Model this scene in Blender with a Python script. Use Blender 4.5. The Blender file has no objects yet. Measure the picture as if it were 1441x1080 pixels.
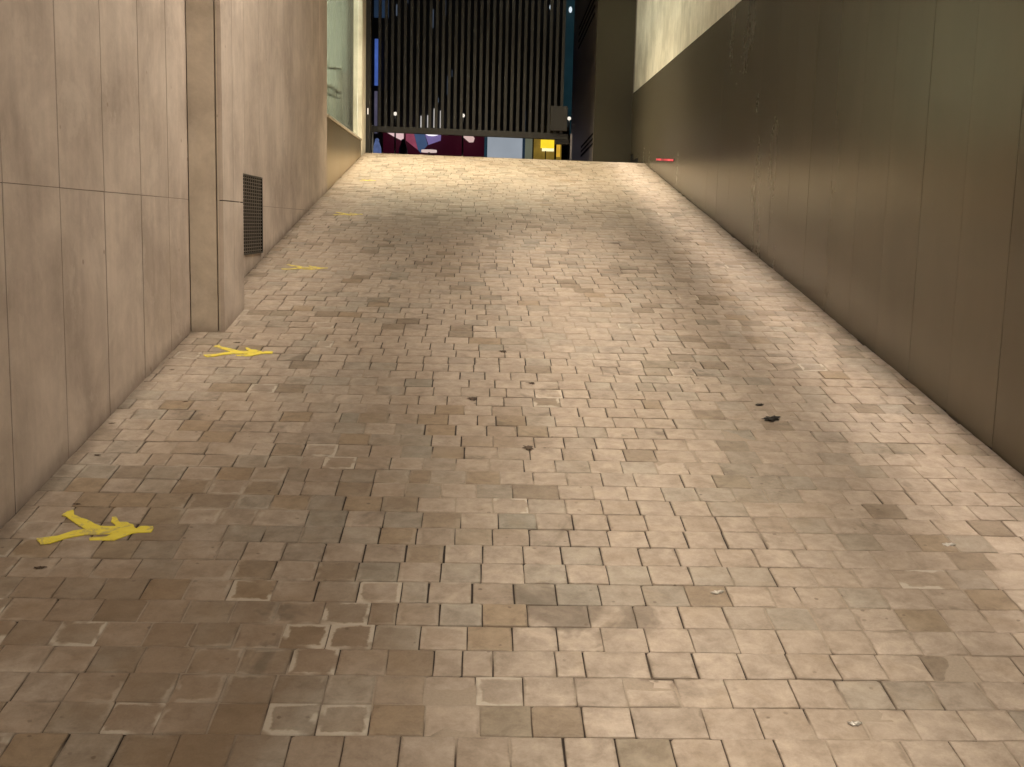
import bpy, bmesh, math, random
from mathutils import Vector, Matrix, noise
random.seed(11)
S = bpy.context.scene
COL = S.collection
TH = 0.168993            # slope of the ramp (about 17 %)
CT, ST = math.cos(TH), math.sin(TH)
XL, XR = -1.44, 2.0      # faces of the two walls

def rp(x, s, h=0.0):
    """point on the ramp: x across, s metres up the slope, h above the surface"""
    return Vector((x, s*CT - h*ST, s*ST + h*CT))
def s_end(x): return (13.737 - 0.1047*x)/CT      # the crest, slightly skewed
def court_z(x): return 2.344 - 0.018*x

# ------------------------------------------------------------------ node helpers
def mat(name):
    m = bpy.data.materials.new(name); m.use_nodes = True
    nt = m.node_tree; b = nt.nodes['Principled BSDF']
    return m, nt, b
def N(nt, t, **k):
    n = nt.nodes.new(t)
    for a, v in k.items():
        if a.startswith('i_'): n.inputs[a[2:].replace('_', ' ')].default_value = v
        else: setattr(n, a, v)
    return n
def L(nt, a, b): nt.links.new(a, b)
def ramp_node(nt, fac, stops, interp='LINEAR'):
    r = N(nt, 'ShaderNodeValToRGB'); r.color_ramp.interpolation = interp
    e = r.color_ramp.elements
    while len(e) < len(stops): e.new(0.5)
    for i, (p, c) in enumerate(stops):
        e[i].position = p; e[i].color = (c[0], c[1], c[2], 1) if len(c) == 3 else c
    if fac is not None: L(nt, fac, r.inputs['Fac'])
    return r
def g(v): return (v, v, v)
def mixc(nt, fac, a, b, mode='MIX'):
    n = N(nt, 'ShaderNodeMix', data_type='RGBA', blend_type=mode)
    for s, v in ((0, fac), (6, a), (7, b)):
        if hasattr(v, 'is_linked'): L(nt, v, n.inputs[s])
        else: n.inputs[s].default_value = v if s == 0 else (*v[:3], 1)
    return n.outputs[2]
def mth(nt, op, a, b=None, c=None):
    n = N(nt, 'ShaderNodeMath', operation=op)
    for i, v in enumerate((a, b, c)):
        if v is None: continue
        if hasattr(v, 'is_linked'): L(nt, v, n.inputs[i])
        else: n.inputs[i].default_value = v
    return n.outputs[0]
def noise_t(nt, vec, scale, detail=4, rough=0.55, dist=0.0):
    n = N(nt, 'ShaderNodeTexNoise'); n.inputs['Scale'].default_value = scale
    n.inputs['Detail'].default_value = detail; n.inputs['Roughness'].default_value = rough
    n.inputs['Distortion'].default_value = dist
    if vec is not None: L(nt, vec, n.inputs['Vector'])
    return n.outputs['Fac']
def mapping(nt, vec, scale=(1,1,1), loc=(0,0,0)):
    n = N(nt, 'ShaderNodeMapping'); n.inputs['Scale'].default_value = scale; n.inputs['Location'].default_value = loc
    L(nt, vec, n.inputs['Vector']); return n.outputs[0]
def bump(nt, bsdf, h, strength=0.3, dist=0.002, prev=None):
    n = N(nt, 'ShaderNodeBump'); n.inputs['Strength'].default_value = strength; n.inputs['Distance'].default_value = dist
    L(nt, h, n.inputs['Height'])
    if prev: L(nt, prev, n.inputs['Normal'])
    L(nt, n.outputs[0], bsdf.inputs['Normal']); return n.outputs[0]

# ------------------------------------------------------------------ materials
def paver_material():
    m, nt, b = mat('worn_stone_paving')
    tc = N(nt, 'ShaderNodeTexCoord'); ob = tc.outputs['Object']; uv = tc.outputs['UV']
    at = N(nt, 'ShaderNodeVertexColor', layer_name='pv')
    sp = N(nt, 'ShaderNodeSeparateColor'); L(nt, at.outputs['Color'], sp.inputs[0])
    r1, r2, r3, msk = sp.outputs[0], sp.outputs[1], sp.outputs[2], at.outputs['Alpha']
    # each stone has its own piece of texture
    off = N(nt, 'ShaderNodeCombineXYZ'); L(nt, mth(nt, 'MULTIPLY', r1, 31.0), off.inputs[0]); L(nt, mth(nt, 'MULTIPLY', r2, 47.0), off.inputs[1]); L(nt, mth(nt, 'MULTIPLY', r3, 23.0), off.inputs[2])
    va = N(nt, 'ShaderNodeVectorMath', operation='ADD'); L(nt, ob, va.inputs[0]); L(nt, off.outputs[0], va.inputs[1]); own = va.outputs[0]
    base = ramp_node(nt, r1, [(0.0, (0.33,0.265,0.205)), (0.25, (0.38,0.31,0.245)), (0.5, (0.42,0.345,0.275)), (0.72, (0.37,0.305,0.245)),
                              (0.86, (0.30,0.26,0.21)), (0.93, (0.31,0.235,0.16)), (1.0, (0.25,0.20,0.15))])
    # grey-green tint on some stones
    tint = mixc(nt, mth(nt, 'MULTIPLY', ramp_node(nt, r2, [(0.84, g(0)), (0.90, g(1))]).outputs[0], 0.35), base.outputs[0], (0.25, 0.245, 0.205))
    # veins / clouds in a stone
    n1 = noise_t(nt, own, 15, 7, 0.74, 0.25)
    c1 = mixc(nt, ramp_node(nt, n1, [(0.36, g(0.0)), (0.50, g(0.5)), (0.66, g(1.0))]).outputs[0], (0.64,0.61,0.57), (1.26,1.25,1.23))
    col = mixc(nt, 0.75, tint, c1, 'MULTIPLY')
    # ochre rust patches
    n2 = noise_t(nt, own, 7, 3, 0.5, 0.5)
    col = mixc(nt, mth(nt, 'MULTIPLY', ramp_node(nt, n2, [(0.56, g(0)), (0.72, g(1))]).outputs[0], 0.20), col, (0.34, 0.25, 0.15))
    # large dirt, tyre film; stronger low on the left, where it also paints in a shaded streak
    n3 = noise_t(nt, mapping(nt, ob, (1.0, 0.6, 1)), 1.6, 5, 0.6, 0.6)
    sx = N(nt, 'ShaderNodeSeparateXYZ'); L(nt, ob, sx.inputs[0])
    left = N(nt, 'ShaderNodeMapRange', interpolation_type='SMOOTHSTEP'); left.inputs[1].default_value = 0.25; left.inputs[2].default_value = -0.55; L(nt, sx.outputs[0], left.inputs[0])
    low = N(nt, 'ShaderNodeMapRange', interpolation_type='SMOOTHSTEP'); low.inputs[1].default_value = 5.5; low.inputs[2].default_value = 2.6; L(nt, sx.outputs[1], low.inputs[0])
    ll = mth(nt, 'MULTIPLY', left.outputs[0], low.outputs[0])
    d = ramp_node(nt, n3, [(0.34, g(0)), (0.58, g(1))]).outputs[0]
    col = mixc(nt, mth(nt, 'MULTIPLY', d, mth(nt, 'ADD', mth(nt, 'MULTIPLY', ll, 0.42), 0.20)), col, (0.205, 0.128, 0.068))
    # dark damp oil patches on a few whole stones
    n4 = noise_t(nt, ob, 3.1, 4, 0.65, 0.7)
    dk = mth(nt, 'MULTIPLY', ramp_node(nt, n4, [(0.60, g(0)), (0.68, g(1))]).outputs[0], ramp_node(nt, r3, [(0.35, g(0)), (0.55, g(1))]).outputs[0])
    col = mixc(nt, mth(nt, 'MULTIPLY', dk, 0.55), col, (0.10, 0.075, 0.05))
    # small pits and gum spots
    vo = N(nt, 'ShaderNodeTexVoronoi'); vo.inputs['Scale'].default_value = 17; L(nt, ob, vo.inputs['Vector'])
    n5 = noise_t(nt, ob, 55, 3, 0.7)
    pit = mth(nt, 'MULTIPLY', ramp_node(nt, mth(nt, 'ADD', vo.outputs['Distance'], mth(nt, 'MULTIPLY', n5, 0.2)), [(0.17, g(1)), (0.22, g(0))]).outputs[0],
              ramp_node(nt, noise_t(nt, ob, 4.3, 2), [(0.50, g(0)), (0.60, g(1))]).outputs[0])
    col = mixc(nt, mth(nt, 'MULTIPLY', pit, 0.6), col, (0.09, 0.055, 0.03))
    # edge distance inside a stone, wobbled: chipped dark rims and pale bloom lines
    su = N(nt, 'ShaderNodeSeparateXYZ'); L(nt, uv, su.inputs[0])
    ex = mth(nt, 'MINIMUM', su.outputs[0], mth(nt, 'SUBTRACT', 1.0, su.outputs[0]))
    ey = mth(nt, 'MINIMUM', su.outputs[1], mth(nt, 'SUBTRACT', 1.0, su.outputs[1]))
    ed = mth(nt, 'MINIMUM', ex, ey)
    wob = mth(nt, 'MULTIPLY', mth(nt, 'SUBTRACT', noise_t(nt, own, 17, 4, 0.65), 0.5), 0.34)
    edw = mth(nt, 'ADD', ed, wob)
    line = ramp_node(nt, edw, [(0.0, g(1)), (0.075, g(1)), (0.12, g(0))]).outputs[0]
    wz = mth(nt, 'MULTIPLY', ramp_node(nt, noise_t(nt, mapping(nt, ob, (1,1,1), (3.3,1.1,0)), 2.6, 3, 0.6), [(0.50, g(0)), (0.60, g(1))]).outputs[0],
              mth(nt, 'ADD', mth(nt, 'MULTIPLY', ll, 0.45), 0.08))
    msk = mth(nt, 'MAXIMUM', msk, wz)
    brk = ramp_node(nt, noise_t(nt, own, 9, 2), [(0.42, g(0)), (0.5, g(1))]).outputs[0]
    col = mixc(nt, mth(nt, 'MULTIPLY', mth(nt, 'MULTIPLY', line, msk), mth(nt, 'ADD', mth(nt, 'MULTIPLY', brk, 0.6), 0.02)), col, (0.60, 0.53, 0.43))
    rim = ramp_node(nt, edw, [(0.0, g(1)), (0.05, g(0))]).outputs[0]
    col = mixc(nt, mth(nt, 'MULTIPLY', mth(nt, 'MULTIPLY', rim, mth(nt, 'SUBTRACT', 1.0, msk)), mth(nt, 'MULTIPLY', ramp_node(nt, noise_t(nt, ob, 5.0, 3, 0.6), [(0.42, g(0)), (0.6, g(1))]).outputs[0], 0.5)), col, (0.14, 0.10, 0.065))
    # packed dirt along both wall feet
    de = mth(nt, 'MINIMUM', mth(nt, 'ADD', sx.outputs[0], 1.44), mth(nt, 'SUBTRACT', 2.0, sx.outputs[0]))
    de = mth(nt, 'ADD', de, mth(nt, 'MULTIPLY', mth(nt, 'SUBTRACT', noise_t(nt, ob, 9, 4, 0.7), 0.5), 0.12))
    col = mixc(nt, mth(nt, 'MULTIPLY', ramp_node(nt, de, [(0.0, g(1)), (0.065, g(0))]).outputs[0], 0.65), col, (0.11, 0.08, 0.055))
    fine = noise_t(nt, ob, 190, 3, 0.7)
    col = mixc(nt, 0.5, col, mixc(nt, fine, g(0.72), g(1.28)), 'MULTIPLY')
    L(nt, col, b.inputs['Base Color'])
    rr = N(nt, 'ShaderNodeMapRange'); L(nt, n1, rr.inputs[0]); rr.inputs[3].default_value = 0.62; rr.inputs[4].default_value = 0.42
    L(nt, rr.outputs[0], b.inputs['Roughness']); b.inputs['Specular IOR Level'].default_value = 0.42
    p = bump(nt, b, n1, 0.35, 0.004); bump(nt, b, fine, 0.35, 0.0012, p)
    return m
def joint_material():
    m, nt, b = mat('grit_in_paving_joints')
    ob = N(nt, 'ShaderNodeTexCoord').outputs['Object']
    n = noise_t(nt, ob, 4.5, 4, 0.7); f = noise_t(nt, ob, 160, 2)
    at = N(nt, 'ShaderNodeVertexColor', layer_name='pv'); sp = N(nt, 'ShaderNodeSeparateColor'); L(nt, at.outputs['Color'], sp.inputs[0])
    c = ramp_node(nt, mth(nt, 'ADD', sp.outputs[0], mth(nt, 'MULTIPLY', mth(nt, 'SUBTRACT', n, 0.5), 0.5)), [(0.15, (0.03,0.02,0.014)), (0.45, (0.10,0.072,0.05)), (0.85, (0.33,0.265,0.20))] if True else [(0.34, (0.03,0.02,0.014)), (0.47, (0.10,0.072,0.05)), (0.58, (0.27,0.215,0.16))]).outputs[0]
    L(nt, mixc(nt, 0.5, c, mixc(nt, f, g(0.6), g(1.4)), 'MULTIPLY'), b.inputs['Base Color']); b.inputs['Roughness'].default_value = 0.95
    bump(nt, b, f, 0.5, 0.002); return m
def stone_wall_material(name, a, bcol, dark=0.0, streak=0.55):
    m, nt, b = mat(name)
    ob = N(nt, 'ShaderNodeTexCoord').outputs['Object']
    at = N(nt, 'ShaderNodeVertexColor', layer_name='pv'); sp = N(nt, 'ShaderNodeSeparateColor'); L(nt, at.outputs['Color'], sp.inputs[0])
    off = N(nt, 'ShaderNodeCombineXYZ')
    for i in range(3): L(nt, mth(nt, 'MULTIPLY', sp.outputs[i], 20.0+9*i), off.inputs[i])
    va = N(nt, 'ShaderNodeVectorMath', operation='ADD'); L(nt, ob, va.inputs[0]); L(nt, off.outputs[0], va.inputs[1]); own = va.outputs[0]
    cloud = noise_t(nt, own, 2.2, 7, 0.66, 0.25)
    st = noise_t(nt, mapping(nt, own, (6, 6, 0.55)), 2.2, 5, 0.6, 0.3)
    col = mixc(nt, ramp_node(nt, cloud, [(0.36, g(0)), (0.64, g(1))]).outputs[0], tuple(v*0.88 for v in a), tuple(v*1.06 for v in bcol))
    col = mixc(nt, 0.6*streak, col, mixc(nt, ramp_node(nt, st, [(0.34, g(0)), (0.66, g(1))]).outputs[0], g(0.78), g(1.14)), 'MULTIPLY')
    col = mixc(nt, 0.5, col, mixc(nt, sp.outputs[0], g(0.82), g(1.12)), 'MULTIPLY')
    # pale mineral blooms
    bl = noise_t(nt, mapping(nt, own, (1, 1, 0.8)), 5.5, 7, 0.72, 0.4)
    col = mixc(nt, mth(nt, 'MULTIPLY', ramp_node(nt, bl, [(0.55, g(0)), (0.62, g(1))]).outputs[0], 0.30), col, (0.66, 0.57, 0.48))
    # rare pits
    vo = N(nt, 'ShaderNodeTexVoronoi'); vo.inputs['Scale'].default_value = 5; L(nt, own, vo.inputs['Vector'])
    col = mixc(nt, mth(nt, 'MULTIPLY', ramp_node(nt, vo.outputs['Distance'], [(0.035, g(1)), (0.06, g(0))]).outputs[0], 0.5), col, (0.2, 0.13, 0.085))
    # grime near the paving follows the slope
    sx = N(nt, 'ShaderNodeSeparateXYZ'); L(nt, ob, sx.inputs[0])
    h = mth(nt, 'SUBTRACT', sx.outputs[2], mth(nt, 'MULTIPLY', sx.outputs[1], math.tan(TH)))
    h = mth(nt, 'ADD', h, mth(nt, 'MULTIPLY', mth(nt, 'SUBTRACT', noise_t(nt, ob, 7, 4), 0.5), 0.10))
    col = mixc(nt, mth(nt, 'MULTIPLY', ramp_node(nt, h, [(0.0, g(1)), (0.07, g(0))]).outputs[0], 0.45), col, (0.16, 0.11, 0.075))
    fine = noise_t(nt, ob, 120, 3, 0.7)
    col = mixc(nt, 0.25, col, mixc(nt, fine, g(0.8), g(1.2)), 'MULTIPLY')
    L(nt, col, b.inputs['Base Color']); b.inputs['Roughness'].default_value = 0.7; b.inputs['Specular IOR Level'].default_value = 0.3
    p = bump(nt, b, bl, 0.15, 0.003); bump(nt, b, fine, 0.25, 0.0008, p)
    return m
def metal_material(name, c, rough=0.38, metallic=0.75, streak=0.12, spec=0.5, bmp=0.08):
    m, nt, b = mat(name)
    ob = N(nt, 'ShaderNodeTexCoord').outputs['Object']
    at = N(nt, 'ShaderNodeVertexColor', layer_name='pv'); sp = N(nt, 'ShaderNodeSeparateColor'); L(nt, at.outputs['Color'], sp.inputs[0])
    n = noise_t(nt, mapping(nt, ob, (1, 1, 0.35)), 1.7, 5, 0.6); f = noise_t(nt, ob, 30, 4, 0.7)
    k = mixc(nt, n, g(0.8), g(1.2)); k = mixc(nt, 0.5, k, mixc(nt, sp.outputs[0], g(0.85), g(1.15)), 'MULTIPLY')
    L(nt, mixc(nt, 1.0, c, k, 'MULTIPLY'), b.inputs['Base Color'])
    b.inputs['Metallic'].default_value = metallic; b.inputs['Specular IOR Level'].default_value = spec
    rr = N(nt, 'ShaderNodeMapRange'); L(nt, mth(nt, 'ADD', mth(nt, 'MULTIPLY', n, 0.85), mth(nt, 'MULTIPLY', f, 0.15)), rr.inputs[0])
    rr.inputs[1].default_value = 0.3; rr.inputs[2].default_value = 0.7; rr.inputs[3].default_value = rough-streak/2; rr.inputs[4].default_value = rough+streak/2
    L(nt, rr.outputs[0], b.inputs['Roughness']); 
    if bmp: bump(nt, b, n, bmp, 0.01)
    return m
def plain(name, c, rough=0.6, metallic=0.0, var=0.25, scale=14):
    m, nt, b = mat(name); ob = N(nt, 'ShaderNodeTexCoord').outputs['Object']
    n = noise_t(nt, ob, scale, 4, 0.6)
    L(nt, mixc(nt, 1.0, c, mixc(nt, n, g(1-var), g(1+var)), 'MULTIPLY'), b.inputs['Base Color'])
    b.inputs['Roughness'].default_value = rough; b.inputs['Metallic'].default_value = metallic; return m
def glow(name, c, strength, var=0.3, scale=2.0, base=None):
    m, nt, b = mat(name); ob = N(nt, 'ShaderNodeTexCoord').outputs['Object']
    n = noise_t(nt, ob, scale, 3, 0.6)
    L(nt, mixc(nt, 1.0, c, mixc(nt, n, g(1-var), g(1+var)), 'MULTIPLY'), b.inputs['Emission Color'])
    b.inputs['Base Color'].default_value = (*(base or tuple(v*0.3 for v in c)), 1)
    b.inputs['Emission Strength'].default_value = strength; b.inputs['Roughness'].default_value = 0.5; return m
def paint_material(nm, lo, bare):
    m, nt, b = mat(nm); ob = N(nt, 'ShaderNodeTexCoord').outputs['Object']
    n = noise_t(nt, ob, 26, 5, 0.7, 0.5); k = noise_t(nt, mapping(nt, ob, (3, 10, 10)), 6, 3)
    c = mixc(nt, k, (0.72, 0.56, 0.035), (0.86, 0.74, 0.10))
    c = mixc(nt, mth(nt, 'MULTIPLY', ramp_node(nt, n, [(lo, g(0)), (lo+0.10, g(1))]).outputs[0], bare), c, (0.37, 0.29, 0.17))
    L(nt, c, b.inputs['Base Color']); b.inputs['Roughness'].default_value = 0.55; bump(nt, b, n, 0.3, 0.002); return m

M = {}
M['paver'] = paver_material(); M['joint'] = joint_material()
M['stone'] = stone_wall_material('pale_limestone_cladding', (0.46,0.375,0.305), (0.56,0.47,0.39))
M['stone_dark'] = stone_wall_material('weathered_limestone_pier_face', (0.46,0.385,0.295), (0.62,0.53,0.42), streak=0.3)
M['stone_light'] = stone_wall_material('cream_limestone_cladding', (0.58,0.52,0.41), (0.70,0.64,0.53), streak=0.9)
M['back'] = plain('shadow_gap_filler', (0.075,0.05,0.033), 0.9)
M['bronze'] = metal_material('dark_bronze_metal_sheet', (0.158,0.134,0.093), 0.27, 0.36, 0.012, 0.4, 0)
M['bronze_low'] = metal_material('satin_bronze_metal_sheet', (0.42,0.34,0.22), 0.33, 0.85)
M['gapdark'] = plain('black_gap', (0.012,0.01,0.008), 0.9)
M['gate'] = metal_material('dark_brown_painted_steel', (0.024,0.021,0.016), 0.45, 0.3)
M['pierdark'] = metal_material('dark_olive_brown_metal_cladding', (0.06,0.052,0.03), 0.5, 0.3)
M['side'] = metal_material('grey_brown_metal_side_cladding', (0.42,0.37,0.31), 0.4, 0.1)
M['coping'] = plain('pale_metal_coping', (0.62,0.55,0.44), 0.35, 0.3, 0.1)
M['ventbar'] = plain('dull_grey_steel_bars', (0.26,0.22,0.18), 0.45, 0.6)
M['green'] = plain('pale_green_plaster', (0.43,0.43,0.36), 0.8, 0, 0.12, 1.5)
M['steel'] = plain('brushed_steel_tube', (0.20,0.16,0.10), 0.4, 0.3, 0.1)
M['paint'] = paint_material('worn_yellow_marking_paint', 0.53, 0.65); M['paint_faded'] = paint_material('faded_yellow_marking_paint', 0.42, 0.7)
M['asphalt'] = plain('asphalt', (0.05,0.05,0.052), 0.85, 0, 0.3, 40)
M['facade'] = plain('dark_night_facade', (0.03,0.03,0.034), 0.7, 0, 0.4, 3)

# ------------------------------------------------------------------ mesh helpers
class MB:
    def __init__(s): s.bm = bmesh.new(); s.uv = s.bm.loops.layers.uv.new('UVMap'); s.cl = s.bm.loops.layers.float_color.new('pv')
    def faces(s, fs, col=None):
        c = col or (random.random(), random.random(), random.random(), 0)
        for f in fs:
            for l in f.loops: l[s.cl] = c
    def box(s, x0, x1, y0, y1, z0, z1, bev=0.0, col=None, f=None):
        P = [(x,y,z) for x in (x0,x1) for y in (y0,y1) for z in (z0,z1)]
        vs = [s.bm.verts.new(f(*p) if f else p) for p in P]
        q = [(0,1,3,2),(4,6,7,5),(0,4,5,1),(2,3,7,6),(0,2,6,4),(1,5,7,3)]
        fs = [s.bm.faces.new([vs[i] for i in k]) for k in q]
        if bev:
            es = list({e for f_ in fs for e in f_.edges})
            r = bmesh.ops.bevel(s.bm, geom=es, offset=bev, segments=2, profile=0.6, affect='EDGES')
            fs = list(set([f_ for f_ in fs if f_.is_valid] + r['faces']))
        s.faces(fs, col); return fs
    def tube(s, pts, r, n=10, col=None):
        rings = []
        for i, p in enumerate(pts):
            p = Vector(p); d = (Vector(pts[min(i+1, len(pts)-1)]) - Vector(pts[max(i-1, 0)])).normalized()
            a = d.orthogonal().normalized(); b = d.cross(a)
            rr = r[i] if isinstance(r, (list, tuple)) else r
            rings.append([s.bm.verts.new(p + a*math.cos(2*math.pi*k/n)*rr + b*math.sin(2*math.pi*k/n)*rr) for k in range(n)])
        fs = []
        for A, B in zip(rings, rings[1:]):
            for k in range(n): fs.append(s.bm.faces.new([A[k], A[(k+1)%n], B[(k+1)%n], B[k]]))
        fs.append(s.bm.faces.new(rings[0][::-1])); fs.append(s.bm.faces.new(rings[-1]))
        for f in fs: f.smooth = True
        s.faces(fs, col); return fs
    def poly(s, pts, col=None):
        f = s.bm.faces.new([s.bm.verts.new(p) for p in pts]); s.faces([f], col); return f
    def ball(s, c, r, sub=2, sc=(1,1,1), rough=0.0, col=None):
        d = bmesh.ops.create_icosphere(s.bm, subdivisions=sub, radius=1)
        fs = set()
        for v in d['verts']:
            k = 1 + rough*(noise.noise(v.co*2.1 + Vector(c)*9))
            v.co = Vector(c) + Vector((v.co.x*sc[0], v.co.y*sc[1], v.co.z*sc[2]))*r*k
            fs.update(v.link_faces)
        for f in fs: f.smooth = True
        s.faces(fs, col)
    def build(s, name, m, parent=None, norm=True):
        if norm: bmesh.ops.recalc_face_normals(s.bm, faces=s.bm.faces[:])
        me = bpy.data.meshes.new(name); s.bm.to_mesh(me); s.bm.free(); me.materials.append(m)
        o = bpy.data.objects.new(name, me); COL.objects.link(o)
        if parent: o.parent = parent; o.matrix_parent_inverse = parent.matrix_basis.inverted()
        return o
def tag(o, label=None, cat=None, group=None, kind=None):
    for k, v in (('label', label), ('category', cat), ('group', group), ('kind', kind)):
        if v: o[k] = v
    return o
def thing(name, loc, label, cat, group=None, kind=None):
    o = bpy.data.objects.new(name, None); o.location = loc; o.empty_display_size = 0.1; COL.objects.link(o)
    return tag(o, label, cat, group, kind)

# ------------------------------------------------------------------ the ramp
mb = MB()
def fill_at(x, y):
    """0 where the joint is open, 1 where dust has filled it level"""
    v = noise.fractal(Vector((x*1.3+4, y*0.9, 3.1)), 0.9, 2.0, 4) + 0.5*noise.noise(Vector((x*7, y*7, 1)))
    t_ = min(1, max(0, (v + 0.12)/0.5)); return t_*t_*(3-2*t_)
NX, NY = 118, 476
grid = []
for iy in range(NY+1):
    row = []
    for ix in range(NX+1):
        x_ = XL-0.06 + (XR-XL+0.12)*ix/NX; s_ = min(0.2 + 13.9*iy/NY, s_end(x_)-0.0005*(NY-iy == 0))
        k = fill_at(x_, s_); row.append((mb.bm.verts.new(rp(x_, s_, -0.0052 + 0.0036*k)), k))
    grid.append(row)
for iy in range(NY):
    if 0.2 + 13.9*iy/NY > 14.15: break
    for ix in range(NX):
        q = [grid[iy][ix], grid[iy][ix+1], grid[iy+1][ix+1], grid[iy+1][ix]]
        f = mb.bm.faces.new([e[0] for e in q])
        for l, e in zip(f.loops, q): l[mb.cl] = (e[1], 0, 0, 0)
ramp = tag(mb.build('ramp', M['joint'], norm=False), 'steep paved ramp rising between two walls towards the gate', 'ramp', kind='structure')
mb = MB()
PITCH = 0.1179
rowN = -13
t = 2.5526 - 13*PITCH
bm = mb.bm
while t < 14.3:
    t1 = t + PITCH*random.uniform(0.985, 1.015) if rowN % 4 else 2.5526 + (rowN+1)*PITCH
    x = XL - random.uniform(0.0, 0.118) + (0.059 if rowN % 2 else 0)
    if x > XL - 0.005: x -= 0.118
    while x < XR - 0.004:
        w = 0.1187*random.uniform(0.955, 1.045)
        rr = random.random()
        if rr < 0.05: w *= 1.35
        elif rr < 0.09: w *= 0.62
        x0, x1 = max(x, XL+0.002), min(x+w, XR-0.002)
        if x1 - x0 > 0.012:
            jx = random.uniform(0.0009, 0.0024); jy = random.uniform(0.0007, 0.0018)
            if random.random() < 0.12: jx += 0.0015
            if random.random() < 0.10: jy += 0.0018
            h = random.gauss(0, 0.0007); tx, ty = random.gauss(0, 0.007), random.gauss(0, 0.008)
            cx, cy = (x0+x1)/2, (t+t1)/2
            base = []
            # corner-cut outline, 8 points, slightly irregular
            ch = [random.choice((0.001, 0.0015, 0.002, 0.003, 0.007)) if random.random() < 0.5 else 0.0015 for _ in range(4)]
            X0, X1, Y0, Y1 = x0+jx, x1-jx, t+jy, t1-jy
            j = lambda: random.uniform(-0.0009, 0.0009)
            out = [(X0+ch[0], Y0+j()), ((X0+X1)/2+j()*9, Y0+j()), (X1-ch[1], Y0+j()), (X1+j(), Y0+ch[1]), (X1+j(), (Y0+Y1)/2), (X1+j(), Y1-ch[2]), (X1-ch[2], Y1+j()),
                   ((X0+X1)/2+j()*9, Y1+j()), (X0+ch[3], Y1+j()), (X0+j(), Y1-ch[3]), (X0+j(), (Y0+Y1)/2), (X0+j(), Y0+ch[0])]
            r1, r2, r3 = min(0.999, max(0, random.gauss(0.5, 0.17) + (0.42 if random.random() < 0.13 else 0))), random.random(), random.random()
            pr = 0.12 if (cx < 0.0 and cy < 3.3) else (0.012 if cy < 6 else 0.005)
            mk = 1.0 if random.random() < pr else 0.0
            if cx < 0.2 and cy < 4.5 and random.random() < 0.35: r1 = random.choice((0.0, 0.02, 0.93, 0.97, 0.86))
            col = (r1, r2, r3, mk)
            rings = []
            for (ins, hh) in ((0.0, -0.007), (0.0, -0.0012), (0.0011, -0.0003), (0.0028, 0.0)):
                rg = []
                for (px, py) in out:
                    dx, dy = cx-px, cy-py
                    qx = px + math.copysign(min(abs(dx), ins), dx); qy = py + math.copysign(min(abs(dy), ins), dy)
                    z = hh + (h + (qx-cx)*tx + (qy-cy)*ty if hh > -0.005 else 0)
                    qs = min(qy, s_end(qx)+0.001*ins)
                    v = bm.verts.new(rp(qx, qs, z)); rg.append((v, (qx-X0)/(X1-X0), (qy-Y0)/(Y1-Y0)))
                rings.append(rg)
            if cy - 0.05 < s_end(cx):
                fl = []
                n = 12
                for A, B in zip(rings, rings[1:]):
                    for k in range(n):
                        q = [A[k], A[(k+1)%n], B[(k+1)%n], B[k]]
                        f = bm.faces.new([e[0] for e in q]); f.smooth = True
                        for l, e in zip(f.loops, q): l[mb.cl] = col; l[mb.uv].uv = (e[1], e[2])
                f = bm.faces.new([e[0] for e in rings[-1]]); f.smooth = True
                for l, e in zip(f.loops, rings[-1]): l[mb.cl] = col; l[mb.uv].uv = (e[1], e[2])
            else:
                for rg in rings:
                    for e in rg: bm.verts.remove(e[0])
        x += w
    t = t1; rowN += 1
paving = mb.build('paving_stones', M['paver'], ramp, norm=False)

# level forecourt beyond the crest, street and night ground
mb = MB()
ys = [s_end(XL)*CT, s_end(XR)*CT]
for i in range(10):
    xa, xb = -1.5 + 0.355*i, -1.5 + 0.355*(i+1)
    mb.poly([(xa, s_end(xa)*CT, court_z(xa)), (xb, s_end(xb)*CT, court_z(xb)), (xb, 16.0, court_z(xb)), (xa, 16.0, court_z(xa))], (0.4, 0.3, 0.2, 0))
tag(mb.build('forecourt', M['paver']), kind='structure')
mb = MB(); mb.poly([(-9, 16.0, 2.30), (9, 16.0, 2.30), (9, 20.0, 2.30), (-9, 20.0, 2.30)])
tag(mb.build('pavement', M['joint']), kind='structure')
mb = MB(); mb.box(-60, 60, 20.0, 20.15, 2.1, 2.30, 0.01)
tag(mb.build('kerb', M['coping']), kind='structure')
mb = MB(); mb.poly([(-60, 20.15, 2.18), (60, 20.15, 2.18), (60, 27, 2.18), (-60, 27, 2.18)])
tag(mb.build('street', M['asphalt']), kind='structure')
mb = MB(); mb.box(-60, 60, 27.0, 80, 2.0, 2.32)
tag(mb.build('far_pavement', M['asphalt']), kind='structure')
mb = MB(); mb.poly([(-60, -20, -0.6), (60, -20, -0.6), (60, 16, -0.6), (-60, 16, -0.6)])
tag(mb.build('ground', M['asphalt']), kind='structure')
mb = MB(); mb.poly([(XL-0.06, -6, -0.01), (XR+0.06, -6, -0.01), (XR+0.06, 0.25, 0.03), (XL-0.06, 0.25, 0.03)], (0.4,0.3,0.2,0))
tag(mb.build('lower_floor', M['paver']), kind='structure')

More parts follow.
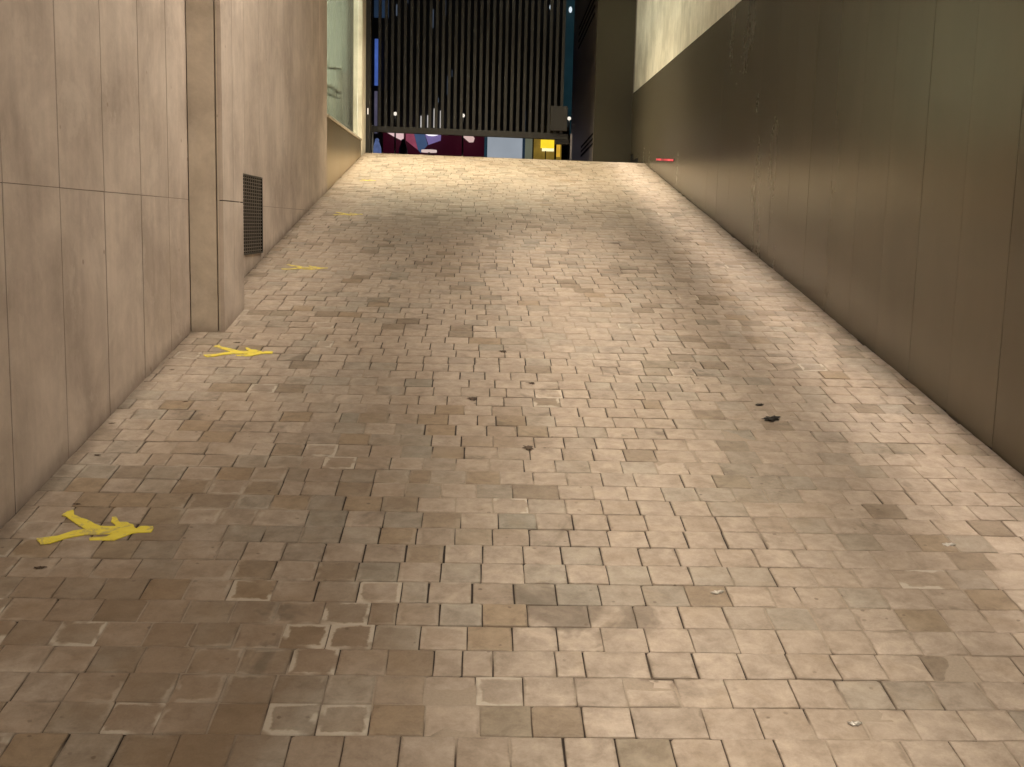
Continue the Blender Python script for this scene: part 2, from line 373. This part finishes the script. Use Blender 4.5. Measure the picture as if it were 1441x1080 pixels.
# ------------------------------------------------------------------ left stone wall
def foot(y): return max(-0.4, y*math.tan(TH) - 0.15)
lw = thing('stone_wall', (XL, 5, 0.8), 'pale limestone slab wall with narrow vertical panels along the left side of the ramp', 'wall')
mb = MB(); mb.box(XL-0.30, XL-0.0024, -6, 10.522, -0.5, 5.198); mb.build('wall_core', M['back'], lw)
mb = MB()
js = []; y = 3.40
while y > -6: js.append(y); y -= 0.456
js = js[::-1] + [3.857, 4.308, 4.772, 5.19, 5.545]
js2 = [6.005, 6.42, 6.875, 7.33] + [7.33+0.457*i for i in range(1, 8)]
for J in (js, js2):
    for a, c in zip(J, J[1:]):
        for z0, z1 in ((foot(a), 1.6005), (1.602, 5.2)):
            if z1 - z0 < 0.03: continue
            g_ = 0.0038
            d = random.uniform(-0.0006, 0.0008)
            if z0 < 1.0:
                mb.box(XL-0.02, XL+d, a+g_, c-g_, z0, z1, 0.0010)
            else:
                mb.box(XL-0.02, XL+d, a+g_, c-g_, z0, z1, 0.0010)
mb.build('cladding', M['stone'], lw)

pr = thing('stone_pier', (-1.36, 5.77, 0.98), 'shallow stone pier with a darker weathered face projecting from the left wall', 'pier')
mb = MB(); mb.box(XL+0.001, -1.29, 5.56, 5.99, 0.6, 5.2); mb.build('pier_core', M['back'], pr)
mb = MB(); mb.box(XL+0.003, -1.305, 5.54, 5.56, 0.6, 5.2, 0.001); mb.build('front_slab', M['stone_dark'], pr)
mb = MB(); mb.box(-1.300, -1.291, 5.545, 5.56, 0.6, 5.2, 0.001); mb.build('corner_trim', M['stone_dark'], pr)
mb = MB()
for z0, z1 in ((0.6, 1.598), (1.602, 5.2)):
    mb.box(-1.29, -1.27, 5.54, 5.775, z0, z1, 0.0012); mb.box(-1.29, -1.27, 5.779, 6.01, z0, z1, 0.0012)
mb.box(XL+0.003, -1.29, 5.99, 6.008, 0.6, 5.2, 0.001)
mb.build('side_slabs', M['stone'], pr)

vt = thing('wall_vent', (XL, 7.03, 1.30), 'dark rectangular ventilation grille set low in the left stone wall behind the pier', 'vent')
mb = MB(); mb.box(XL+0.002, XL+0.005, 6.735, 7.325, 1.305, 1.775); mb.build('recess', M['gapdark'], vt)
mb = MB()
for y0, y1, z0, z1 in ((6.72, 7.34, 1.295, 1.305), (6.72, 7.34, 1.775, 1.785), (6.72, 6.733, 1.305, 1.775), (7.327, 7.34, 1.305, 1.775)):
    mb.box(XL+0.002, XL+0.016, y0, y1, z0, z1)
mb.build('frame', M['gate'], vt)
for i in range(22):
    mb = MB(); z = 1.315 + i*0.0212; mb.box(XL+0.008, XL+0.012, 6.733, 7.327, z, z+0.004); mb.build('grille_bar', M['ventbar'], vt)
for i in range(9):
    mb = MB(); y = 6.79 + i*0.059; mb.box(XL+0.0122, XL+0.0145, y, y+0.006, 1.305, 1.775); mb.build('grille_upright', M['ventbar'], vt)

# ------------------------------------------------------------------ low metal parapet + glazed stair beyond the wall
pp = thing('low_parapet', (XL-0.05, 12, 2.0), 'low bronze metal parapet with pale coping at the top left of the ramp', 'parapet')
mb = MB()
for a, c in ((10.535, 11.5), (11.503, 12.5), (12.503, 13.515)): mb.box(XL-0.09, XL, a, c, foot(a), 2.487, 0.001)
mb.build('metal_sheet', M['bronze_low'], pp)
mb = MB(); mb.box(XL-0.10, XL+0.008, 10.53, 13.53, 2.487, 2.512, 0.003); mb.build('coping', M['coping'], pp)
gm, nt, b = mat('greenish_glass'); b.inputs['Transmission Weight'].default_value = 1; b.inputs['Roughness'].default_value = 0.03; b.inputs['IOR'].default_value = 1.45
b.inputs['Base Color'].default_value = (0.89, 0.95, 0.90, 1)
gp = thing('glass_screen', (XL-0.05, 12, 2.512), 'clear greenish glass screen standing on the low parapet', 'glass screen')
mb = MB(); mb.box(XL-0.055, XL-0.045, 10.53, 13.54, 2.512, 5.2); mb.build('glass_pane', gm, gp)
ps = thing('stone_pilaster', (-1.48, 13.7, 2.35), 'slim cream stone pilaster between the glass screen and the gate post', 'pilaster')
mb = MB(); mb.box(-1.545, -1.432, 13.55, 13.97, 2.25, 5.2, 0.003); mb.build('shaft', M['stone_light'], ps)
sr = thing('stair_hall', (-3, 15, 2.3), 'pale green lit stair hall behind the glass screen', 'building')
mb = MB(); mb.box(-5.2, -1.96, 16.5, 16.6, 2.2, 6.0); mb.box(-5.2, -5.1, 10.6, 16.5, 2.2, 6.0); mb.box(-5.1, -1.76, 10.45, 10.53, 2.2, 6.0); mb.build('plaster_wall', M['green'], sr)
mb = MB(); mb.box(-5.1, -1.96, 10.6, 16.5, 2.2, 2.28); mb.build('floor', M['coping'], sr)
mb = MB(); mb.box(-5.2, -1.96, 10.45, 16.6, 6.0, 6.1); mb.build('roof', M['coping'], sr)
mb = MB(); mb.box(-1.60, -1.56, 13.975, 16.6, 2.2, 6.0, f=lambda x,y,z: (x-(y-13.975)*0.148, y, z)); mb.build('side_wall', M['back'], sr)
mb = MB(); mb.box(-2.04, -1.90, 16.40, 16.49, 2.28, 3.66); mb.build('door_frame', M['side'], sr)
hr = thing('handrail', (-1.94, 14.5, 2.28), 'thin steel stair handrail seen through the glass screen', 'handrail')
mb = MB(); mb.tube([(-1.94,13.5,3.42),(-1.94,14.2,3.42),(-1.94,15.4,3.57),(-1.94,15.45,3.25)], 0.016); mb.tube([(-1.94,13.5,3.06),(-1.94,14.2,3.21),(-1.94,15.35,3.24)], 0.02); mb.tube([(-1.94,13.5,3.06),(-1.94,15.35,3.17)], 0.012)
mb.build('rail', M['steel'], hr)
for yy, z1 in ((14.15, 3.21), (14.8, 3.22), (15.43, 3.55)):
    mb = MB(); mb.tube([(-1.94,yy,2.28),(-1.94,yy,z1)], 0.018); mb.build('post', M['steel'], hr)

# ------------------------------------------------------------------ right wall: bronze sheets below, limestone above
rw = thing('metal_wall', (XR, 6, 1.0), 'dark bronze metal panel wall along the right side of the ramp', 'wall')
mb = MB(); mb.box(XR+0.0022, XR+0.30, -6, 14.995, -0.5, 3.283); mb.build('wall_core', M['gapdark'], rw)
mb = MB()
J = [4.097 + 0.4345*i for i in range(-24, 26)]
J = [j for j in J if j < 14.7] + [15.0]
for i_, (a, c) in enumerate(zip(J, J[1:])):
    d = random.uniform(-0.0004, 0.0004)
    w = (0.0032, 0.0014, 0.0030, 0.0026, 0.0014, 0.0022)[i_ % 6]
    mb.box(XR+d, XR+0.012, a+w, c-0.0007, foot(a)+0.155, 3.285)
mb.build('metal_panels', M['bronze'], rw)
uw = thing('upper_stone_wall', (XR+0.05, 6, 3.285), 'cream limestone wall rising above the dark metal panels on the right', 'wall')
mb = MB(); mb.box(XR+0.04, XR+0.3, -6, 14.78, 3.29, 6.0); mb.build('wall_core', M['back'], uw)
mb = MB()
J = [14.80 - 0.456*i for i in range(46)][::-1]
for a, c in zip(J, J[1:]): mb.box(XR+0.012, XR+0.04, a+0.0018, c-0.0018, 3.287, 6.0, 0.001)
mb.build('cladding', M['stone_light'], uw)
rl = thing('red_light_strip', (XR, 12.0, 2.27), 'short glowing red light strip on the dark metal wall near the top of the ramp', 'light')  # added glowing bar that paints a red reflection in the metal
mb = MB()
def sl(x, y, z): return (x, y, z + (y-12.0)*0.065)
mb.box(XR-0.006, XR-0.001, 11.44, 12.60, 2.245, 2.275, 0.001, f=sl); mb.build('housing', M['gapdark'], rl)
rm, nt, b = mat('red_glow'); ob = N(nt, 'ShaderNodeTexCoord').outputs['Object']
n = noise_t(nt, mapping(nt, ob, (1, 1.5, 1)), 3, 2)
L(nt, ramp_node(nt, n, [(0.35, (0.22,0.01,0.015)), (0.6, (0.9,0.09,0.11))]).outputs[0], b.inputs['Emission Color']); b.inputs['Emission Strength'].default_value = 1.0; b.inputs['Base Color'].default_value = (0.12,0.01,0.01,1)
mb = MB(); mb.box(XR-0.010, XR-0.0065, 11.46, 12.58, 2.249, 2.271, 0.001, f=sl); mb.build('lens', rm, rl)  # glowing face of the painted reflection

# ------------------------------------------------------------------ right gate pier
gp2 = thing('gate_pier', (1.95, 16.5, 2.3), 'tall dark metal clad pier to the right of the gate with slotted side', 'pier')
mb = MB(); mb.box(1.50, 2.6, 14.82, 18.6, 2.2, 6.0, 0.004); mb.build('side_cladding', M['side'], gp2)
mb = MB(); mb.box(1.497, 1.999, 14.80, 14.818, 2.2, 6.0, 0.002); mb.build('front_cladding', M['pierdark'], gp2)
for z in (2.615, 2.68, 2.745, 4.36, 4.46, 4.56, 4.66):
    mb = MB(); mb.box(1.494, 1.4985, 14.9 if z < 4 else 15.2, 16.6 if z < 4 else 17.6, z, z+0.028, f=lambda x,y,z: (x, y, z-(y-14.9)*0.035)); mb.build('louvre_slot', M['gapdark'], gp2)

# ------------------------------------------------------------------ gate
GY = 14.6
def gz(x): return -0.014*(x)          # bottom rail falls slightly to the right
gt = thing('sliding_gate', (-0.15, GY, 2.67), 'tall dark brown sliding gate of close vertical steel bars', 'gate')
tilt = lambda x, y, z: (x, y, z + gz(x))
mb = MB(); mb.box(-1.41, 1.14, GY-0.035, GY+0.035, 2.660, 2.737, 0.004, f=tilt); mb.build('bottom_rail', M['gate'], gt)
mb = MB(); mb.box(-1.41, 1.14, GY-0.03, GY+0.03, 5.30, 5.38, 0.004, f=tilt); mb.build('top_rail', M['gate'], gt)
for i in range(31):
    x = -1.318 + i*0.0815
    if x > 1.12: break
    mb = MB(); mb.box(x-0.020, x+0.020, GY-0.022, GY+0.022, 2.737+gz(x), 5.30+gz(x), 0.003); mb.build('vertical_bar', M['gate'], gt)
mb = MB(); mb.box(0.90, 1.122, GY-0.09, GY-0.024, 2.75, 3.065, 0.006); mb.build('lock_box', M['gate'], gt)
mb = MB(); mb.box(0.98, 1.15, GY-0.06, GY+0.05, 2.585, 2.642, 0.004); mb.build('guide_block', M['gapdark'], gt)
po = thing('gate_post', (-1.42, 14.05, 2.35), 'slim dark brown steel gate post at the left of the gate', 'post')
mb = MB(); mb.box(-1.472, -1.375, 14.0, 14.12, 2.25, 5.4, 0.004); mb.build('shaft', M['gate'], po)
mb = MB(); mb.box(-1.412, -1.402, 13.992, 13.999, 2.845, 2.92, 0.001); mb.build('indicator_light', glow('white_indicator', (1.0,0.9,0.75), 1.2, 0.1), po)
rp2 = thing('guide_post', (1.21, 15.0, 2.33), 'thin pale grey post standing at the right end of the gate', 'post')
mb = MB(); mb.box(1.205, 1.23, 15.0, 15.03, 2.30, 2.76, 0.002); mb.build('shaft', plain('pale_grey_paint', (0.5,0.47,0.5), 0.5), rp2)
rp3 = thing('steel_stop_post', (-1.44, 15.05, 2.33), 'thin pale steel stop post behind the left end of the gate', 'post')
mb = MB(); mb.box(-1.455, -1.435, 15.0, 15.03, 2.30, 2.80, 0.002); mb.build('shaft', plain('pale_steel', (0.6,0.62,0.62), 0.4, 0.3), rp3)

# ------------------------------------------------------------------ street beyond, at night
fb = thing('shop_building', (0, 31, 2.32), 'dark shop building across the street seen under and through the gate', 'building')
mb = MB(); mb.box(-14, 14, 30.2, 44, 2.32, 13.0); mb.build('wall', M['facade'], fb)
def panel(name, x0, x1, z0, z1, m, parent=fb, y=30.14, d=0.05, lab=None):
    q = MB(); q.box(x0, x1, y, y+d, z0, z1, 0.004); o = q.build(name, m, parent)
    if lab: o['label'] = lab
    return o
panel('display_window', -2.62, 0.10, 2.6, 3.99, glow('maroon_display', (0.07,0.003,0.016), 0.3, 0.6, 1.2))
panel('window_frame', 0.105, 0.175, 2.4, 4.6, glow('teal_frame', (0.02,0.06,0.09), 0.5))
panel('lit_window', 0.185, 1.13, 2.5, 3.93, glow('frosted_blue_grey_window', (0.36,0.40,0.45), 0.8, 0.15, 1.5), lab='frosted blue grey lit window')
panel('window_frame', 1.135, 1.20, 2.4, 4.6, glow('teal_frame_b', (0.02,0.04,0.07), 0.5))
panel('side_window', 1.205, 1.40, 2.5, 3.9, glow('olive_window', (0.19,0.20,0.14), 0.6, 0.3))
panel('shop_interior', 1.44, 2.20, 2.5, 3.86, glow('amber_interior', (0.30,0.19,0.03), 0.55, 0.7, 4), lab='amber lit shop interior')
panel('shop_lamp', 1.62, 1.98, 3.62, 3.84, glow('yellow_lamp', (1.0,0.72,0.03), 1.0, 0.3, 4), y=30.05)
panel('shop_lamp', 1.66, 1.98, 3.54, 3.615, glow('yellow_white_lamp', (1.0,0.9,0.5), 1.1, 0.1), y=30.05)
panel('shop_lamp', 2.05, 2.15, 3.40, 3.82, glow('orange_lamp', (0.9,0.5,0.05), 0.8, 0.5, 6), y=30.05)
panel('door_mullion', 1.99, 2.04, 2.4, 3.9, M['gapdark'], y=29.98)
panel('door_mullion', 1.74, 1.765, 2.4, 3.54, M['gapdark'], y=29.98)
panel('door_mullion', 2.18, 2.36, 2.4, 4.2, M['gapdark'], y=29.98)
panel('side_window', 2.48, 2.70, 2.4, 3.88, glow('lavender_window', (0.16,0.14,0.2), 0.6, 0.2))
panel('side_window', -2.86, -2.72, 5.15, 6.35, glow('blue_window', (0.06,0.12,0.42), 0.8, 0.7, 3), lab='tall narrow blue lit window')
panel('side_window', -2.86, -2.78, 3.9, 5.0, glow('lavender_window_b', (0.12,0.11,0.17), 0.6, 0.5, 3))
panel('side_window', -2.88, -2.5, 6.9, 7.6, glow('dim_blue_window', (0.02,0.04,0.08), 0.6, 0.5, 3))
panel('side_window', 2.2, 2.5, 4.0, 7.6, glow('dim_teal_window', (0.006,0.02,0.026), 0.8, 0.6, 3))
random.seed(5)
for i in range(16):
    x = random.uniform(-2.6, -0.6); z = random.uniform(4.6, 7.4); w = random.uniform(0.02, 0.05); h = random.uniform(0.1, 0.5)
    panel('window_glint', x, x+w, z, z+h, glow('window_glint', (0.08,0.10,0.14), random.uniform(0.2, 0.8), 0.5, 5))
for x, h in ((-1.62, 0.3), (-1.44, 0.32), (-1.27, 0.5), (-1.10, 0.45)):
    panel('tube_light', x, x+0.03, 4.08, 4.08+h, glow('tube_light', (1.0,0.95,0.9), 0.5, 0.3, 5), y=30.05)
for x, z in ((1.79, 7.25), (2.30, 7.2)):
    q = MB(); q.ball((x, 29.9, z), 0.045, 2, (1,1,1.8)); q.build('wall_lamp', glow('cool_white_lamp', (0.8,0.92,1.0), 0.9, 0.1), fb)
# lit pennants in the display: flat coloured boards hanging in front of the maroon wall
def board(pts, m, label, y=29.7):
    q = MB(); f = [q.bm.verts.new((x, y, z)) for x, z in pts]; k = [q.bm.verts.new((x, y+0.03, z)) for x, z in pts]
    n = len(pts); q.faces([q.bm.faces.new(f), q.bm.faces.new(k[::-1])] + [q.bm.faces.new([f[i], f[(i+1)%n], k[(i+1)%n], k[i]]) for i in range(n)])
    o = q.build('hanging_board', m); tag(o, label, 'display board', 'coloured boards hanging in the shop display'); return o
board([(-2.50,3.90),(-2.04,3.91),(-2.04,3.67),(-2.3,3.79)], glow('pale_pink_glow', (0.80,0.55,0.55), 0.9, 0.15), 'pale pink triangular board nearest the left end of the display')
board([(-1.98,3.92),(-1.78,3.92),(-1.66,3.46),(-1.98,3.70)], glow('rose_glow', (0.42,0.09,0.15), 0.6, 0.6, 5), 'dull rose board beside the pale pink triangle')
board([(-1.775,3.92),(-1.50,3.92),(-1.40,3.60),(-1.58,3.38),(-1.655,3.46)], glow('slate_blue_glow', (0.06,0.10,0.20), 0.8, 0.4, 3), 'slate blue tapering board in the middle of the group')
board([(-1.495,3.92),(-1.05,3.89),(-1.06,3.72),(-1.38,3.60)], glow('lavender_glow', (0.20,0.15,0.36), 0.8, 0.4, 3), 'lavender board with white lamp glare at its top')
board([(-0.56,3.90),(-0.22,3.88),(-0.16,3.80),(-0.19,3.70),(-0.30,3.69)], glow('blush_glow', (0.75,0.52,0.48), 0.8, 0.3, 4), 'blush white board hanging alone on the right of the maroon display')
q = MB(); q.ball((-1.28, 29.5, 3.87), 0.13, 2, (1.4,0.3,0.45)); tag(q.build('display_lamp', glow('white_lamp', (1,0.93,1), 1.2, 0.05)), 'oval white lamp glowing in front of the lavender board', 'lamp')
ct = thing('cafe_table', (-1.33, 29.0, 2.32), 'small round white topped cafe table across the street', 'table')
q = MB(); q.tube([(-1.33,29.0,3.36),(-1.33,29.0,3.42)], 0.2, 20); q.build('tabletop', glow('lit_white_top', (0.85,0.65,0.6), 0.8, 0.1), ct)  # top glows by itself in place of light falling on it
q = MB(); q.tube([(-1.33,29.0,2.34),(-1.33,29.0,3.36)], 0.03); q.build('leg', M['gate'], ct)
q = MB(); q.tube([(-1.33,29.0,2.32),(-1.33,29.0,2.34)], 0.2, 20); q.build('base', M['gate'], ct)
for x, m_, lab in ((-2.64, glow('blue_lit_paint', (0.10,0.14,0.30), 0.8, 0.8, 9), 'stubby blue lit bollard at the left end of the street view'), (-1.97, plain('dark_bollard_paint', (0.03,0.035,0.05)), 'dark bollard in front of the pale pink board')):  # blue bollard is invented for an unclear blue-white blob, glow included
    bo = thing('bollard', (x, 28.6, 2.32), lab, 'bollard', 'bollards across the street')
    q = MB(); q.tube([(x,28.6,2.32),(x,28.6,3.1),(x,28.6,3.4),(x,28.6,3.58)], [0.13,0.12,0.11,0.05], 12); q.build('shaft', m_, bo)
    q = MB(); q.ball((x, 28.6, 3.60), 0.055, 2); q.build('cap', m_, bo)
# small street lamps
for x, lab in ((-1.83, 'small globe street lamp seen through the left part of the gate'), (-0.385, 'small globe street lamp seen near the middle of the gate'), (1.89, 'small globe street lamp seen beyond the right edge of the gate')):
    la = thing('street_lamp', (x, 24, 2.18), lab, 'street lamp', 'small street lamps beyond the gate')
    q = MB(); q.tube([(x,24,2.18),(x,24,3.78)], 0.018); q.build('pole', plain('lamp_pole_grey', (0.2,0.2,0.2), 0.4, 0.5), la)
    q = MB(); q.ball((x, 24, 3.83), 0.04, 2); q.build('globe', glow('globe_light', (1.0,0.92,0.78), 1.0, 0.02), la)

# ------------------------------------------------------------------ yellow markings on the paving
ARW = [(-1.3017,3.212),(-1.249,3.2297),(-1.2162,3.264),(-1.1827,3.2801),(-1.2524,3.3466),(-1.2868,3.3769),(-1.2802,3.4052),(-1.2663,3.4138),(-1.2503,3.3782),(-1.203,3.3484),(-1.1436,3.3003),(-1.098,3.3019),(-1.1204,3.3357),(-1.1288,3.3667),(-1.1184,3.3711),(-1.0945,3.3327),(-1.0703,3.3297),(-1.0452,3.3075),(-1.0297,3.2891),(-1.0228,3.3045),(-0.9852,3.3058),(-0.9796,3.2945),(-0.9814,3.2644),(-1.017,3.2632),(-1.0342,3.2552),(-1.0478,3.2363),(-1.0738,3.2064),(-1.1416,3.2078),(-1.1497,3.222),(-1.1011,3.2309),(-1.091,3.2496),(-1.1667,3.2434),(-1.2133,3.2199),(-1.2507,3.1828),(-1.2762,3.1749)]
def arrow(dx, y0, sy, sx, label, wob):
    q = MB(); pts = []
    n = len(ARW)
    for i in range(n):
        a, c = ARW[i], ARW[(i+1)%n]
        for k in range(3):
            t_ = k/3; pts.append((a[0]+(c[0]-a[0])*t_, a[1]+(c[1]-a[1])*t_))
    vs = []
    for (x, y) in pts:
        x2 = -1.13 + (x+1.13)*sx + dx; y2 = y0 + (y-3.294)*sy
        e = noise.noise(Vector((x*40+wob*7, y*40, wob)))*0.004
        vs.append(q.bm.verts.new(rp(x2+e, y2/CT+e, 0.0036)))
    f = q.bm.faces.new(vs); bmesh.ops.triangulate(q.bm, faces=[f])
    r = bmesh.ops.extrude_face_region(q.bm, geom=q.bm.faces[:])
    for v in [v for v in r['geom'] if isinstance(v, bmesh.types.BMVert)]: v.co.z -= 0.003
    o = q.build('painted_arrow', M['paint' if wob < 2 else 'paint_faded']); tag(o, label, 'floor marking', 'yellow markings along the left side of the ramp')
arrow(0.0, 3.294, 1.0, 1.0, 'yellow forked floor marking nearest the camera, largest and brightest', 0)
arrow(0.02, 5.20, 0.85, 0.97, 'yellow forked floor marking beside the foot of the stone pier', 1)
arrow(0.03, 7.11, 0.75, 0.9, 'yellow forked floor marking level with the wall vent', 2)
arrow(0.05, 9.24, 0.7, 0.75, 'yellow floor marking where the stone wall gets low, second from the crest', 3)
arrow(0.0, 11.34, 0.6, 0.5, 'faint yellow floor marking beside the low metal parapet, nearest the crest', 4)

# ------------------------------------------------------------------ litter
M['dark'] = plain('dark_dry_leaf', (0.035,0.028,0.02), 0.8); M['white'] = plain('white_scrap', (0.6,0.55,0.48), 0.6)
M['brownleaf'] = plain('brown_leaf', (0.10,0.065,0.04), 0.8)
def bit(name, x, y, r, sc, m, label, cat, rot=0.0):
    q = MB(); q.ball((0,0,0), r, 3, sc, 1.6); o = q.build(name, m)
    o.location = rp(x, y/CT, 0.001 + r*sc[2]*0.8); o.rotation_euler = (TH, 0, rot); tag(o, label, cat, 'scraps lying on the paving')
bit('dark_clod', 1.215, 4.385, 0.020, (1.3,0.8,0.3), M['dark'], 'black lump lying on a grey stone on the right of the ramp', 'debris', 0.3)
bit('dry_leaf', 1.207, 4.56, 0.009, (1.3,0.8,0.4), M['dark'], 'tiny dark crumb just uphill of the black lump', 'debris')
bit('paper_scrap', 0.69, 2.94, 0.009, (1.4,0.7,0.25), M['white'], 'white scrap near the lower centre right of the ramp', 'debris', 0.2)
bit('paper_scrap', 1.481, 3.26, 0.009, (1.4,0.9,0.25), M['white'], 'white scrap on the far right of the ramp beside darker stones', 'debris', -0.2)
bit('paper_scrap', 0.88, 2.34, 0.007, (1.4,0.9,0.3), M['white'], 'tiny white crumb low down on the right', 'debris', -0.2)
for x, y, r, lab in ((0.129,5.29,0.012,'dark leaf bit highest of those in the middle of the ramp'), (0.202,4.02,0.013,'dark leaf bit lowest in the middle of the ramp'), (-0.013,4.573,0.013,'dark leaf bit at the edge of the shaded band'), (0.247,4.80,0.010,'dark leaf bit between the others right of centre')):
    bit('dry_leaf', x, y, r, (1.0,1.2,0.12), M['brownleaf'], lab, 'leaf', 0.6)
random.seed(21)
for i in range(9):   # crumbs of dirt gathered along the left wall
    y = 3.1 + i*0.36 + random.uniform(-0.1, 0.1)
    if 5.4 < y < 6.1: continue
    o_x = XL + random.uniform(0.03, 0.30)
    bit('dirt_crumb', o_x, y, random.uniform(0.004, 0.008), (1.7,0.8,0.12), M['brownleaf'], 'dark crumb of dirt on the paving near the left stone wall', 'debris', random.uniform(-0.4, 0.4))

# ------------------------------------------------------------------ light: lamps above the ramp, added fill lights, night sky
def area(name, loc, target, sx, sy, power, color, spread=180, rz=None):
    d = bpy.data.lights.new(name, 'AREA'); d.shape = 'RECTANGLE'; d.size = sx; d.size_y = sy; d.energy = power; d.color = color
    d.spread = math.radians(spread); o = bpy.data.objects.new(name, d); COL.objects.link(o); o.location = loc
    v = Vector(target) - Vector(loc)
    o.rotation_euler = v.to_track_quat('-Z', 'Y').to_euler() if rz is None else rz
    return o
def spot(name, loc, target, power, color, ang, blend=0.6, r=0.15):
    d = bpy.data.lights.new(name, 'SPOT'); d.energy = power; d.color = color; d.spot_size = math.radians(ang); d.spot_blend = blend; d.shadow_soft_size = r
    o = bpy.data.objects.new(name, d); COL.objects.link(o); o.location = loc
    o.rotation_euler = (Vector(target) - Vector(loc)).to_track_quat('-Z', 'Y').to_euler()
W1 = (1.0, 0.90, 0.77); W2 = (1.0, 0.88, 0.64)
# long fittings parallel to the ramp, then two added fills, then crest spots
area('ceiling_light', (0.5, 3.8, 7.5), (0.5, 3.8, 0), 0.15, 10.0, 26, W1, 17)
area('ceiling_light', (0.95, 5.5, 8.0), (0.95, 5.5, 0), 0.1, 13.0, 27, W1, 19)
area('ceiling_light', (-1.2, 7.5, 6.5), (-1.2, 7.5, 0), 0.1, 7.5, 5, W1, 12)
area('ceiling_light', (1.72, 7.0, 6.2), (1.72, 7.0, 0), 0.26, 13.5, 25, (1.0,0.90,0.80), 9)
area('ceiling_light', (1.85, 5.6, 4.6), (-1.4, 6.0, 2.5), 0.3, 10.5, 345, W1, 125)  # added wide fill washing the left wall
area('ceiling_light', (0.3, -3.5, 4.6), (-0.6, 4.0, 1.6), 2.2, 0.8, 105, W1, 120)  # added fill behind the camera, lifts the pier face and near wall
spot('ceiling_light', (-0.2, 12.3, 5.9), (0.1, 12.5, 2.1), 1400, W2, 92, 0.95, 0.25)
spot('ceiling_light', (-0.9, 11.8, 6.0), (-1.1, 12.2, 2.1), 330, W2, 50, 0.8, 0.15)
area('hall_light', (-3.0, 13.5, 5.9), (-3.0, 13.5, 0), 1.0, 2.0, 520, (0.97,1.0,0.84), 180)

w = bpy.data.worlds.new('World'); S.world = w; w.use_nodes = True; nt = w.node_tree
sky = nt.nodes.new('ShaderNodeTexSky'); sky.sky_type = 'NISHITA'; sky.sun_disc = False; sky.sun_elevation = math.radians(-4); sky.sun_rotation = math.radians(200)
nt.links.new(sky.outputs[0], nt.nodes['Background'].inputs[0]); nt.nodes['Background'].inputs[1].default_value = 0.02

# ------------------------------------------------------------------ camera
cam = bpy.data.cameras.new('camera'); co = bpy.data.objects.new('camera', cam); COL.objects.link(co); S.camera = co
R = ((0.9992687,0.0193728,0.0329654),(-0.0298725,-0.1426173,0.9893270),(0.0238675,-0.9895883,-0.1419343))
m = Matrix([[R[i][0], -R[i][1], -R[i][2]] for i in range(3)]).to_4x4(); m.translation = (0, 0, 1.50646)
co.matrix_world = m
cam.sensor_width = 36; cam.lens = 36*1540/1441; cam.clip_end = 300; cam.clip_start = 0.05
S.view_settings.view_transform = 'Standard'; S.view_settings.look = 'None'; S.view_settings.exposure = 0
S.render.engine = 'CYCLES'; S.cycles.use_denoising = True; S.cycles.filter_width = 1.5; S.cycles.max_bounces = 6; S.cycles.use_adaptive_sampling = True; S.cycles.adaptive_threshold = 0.03
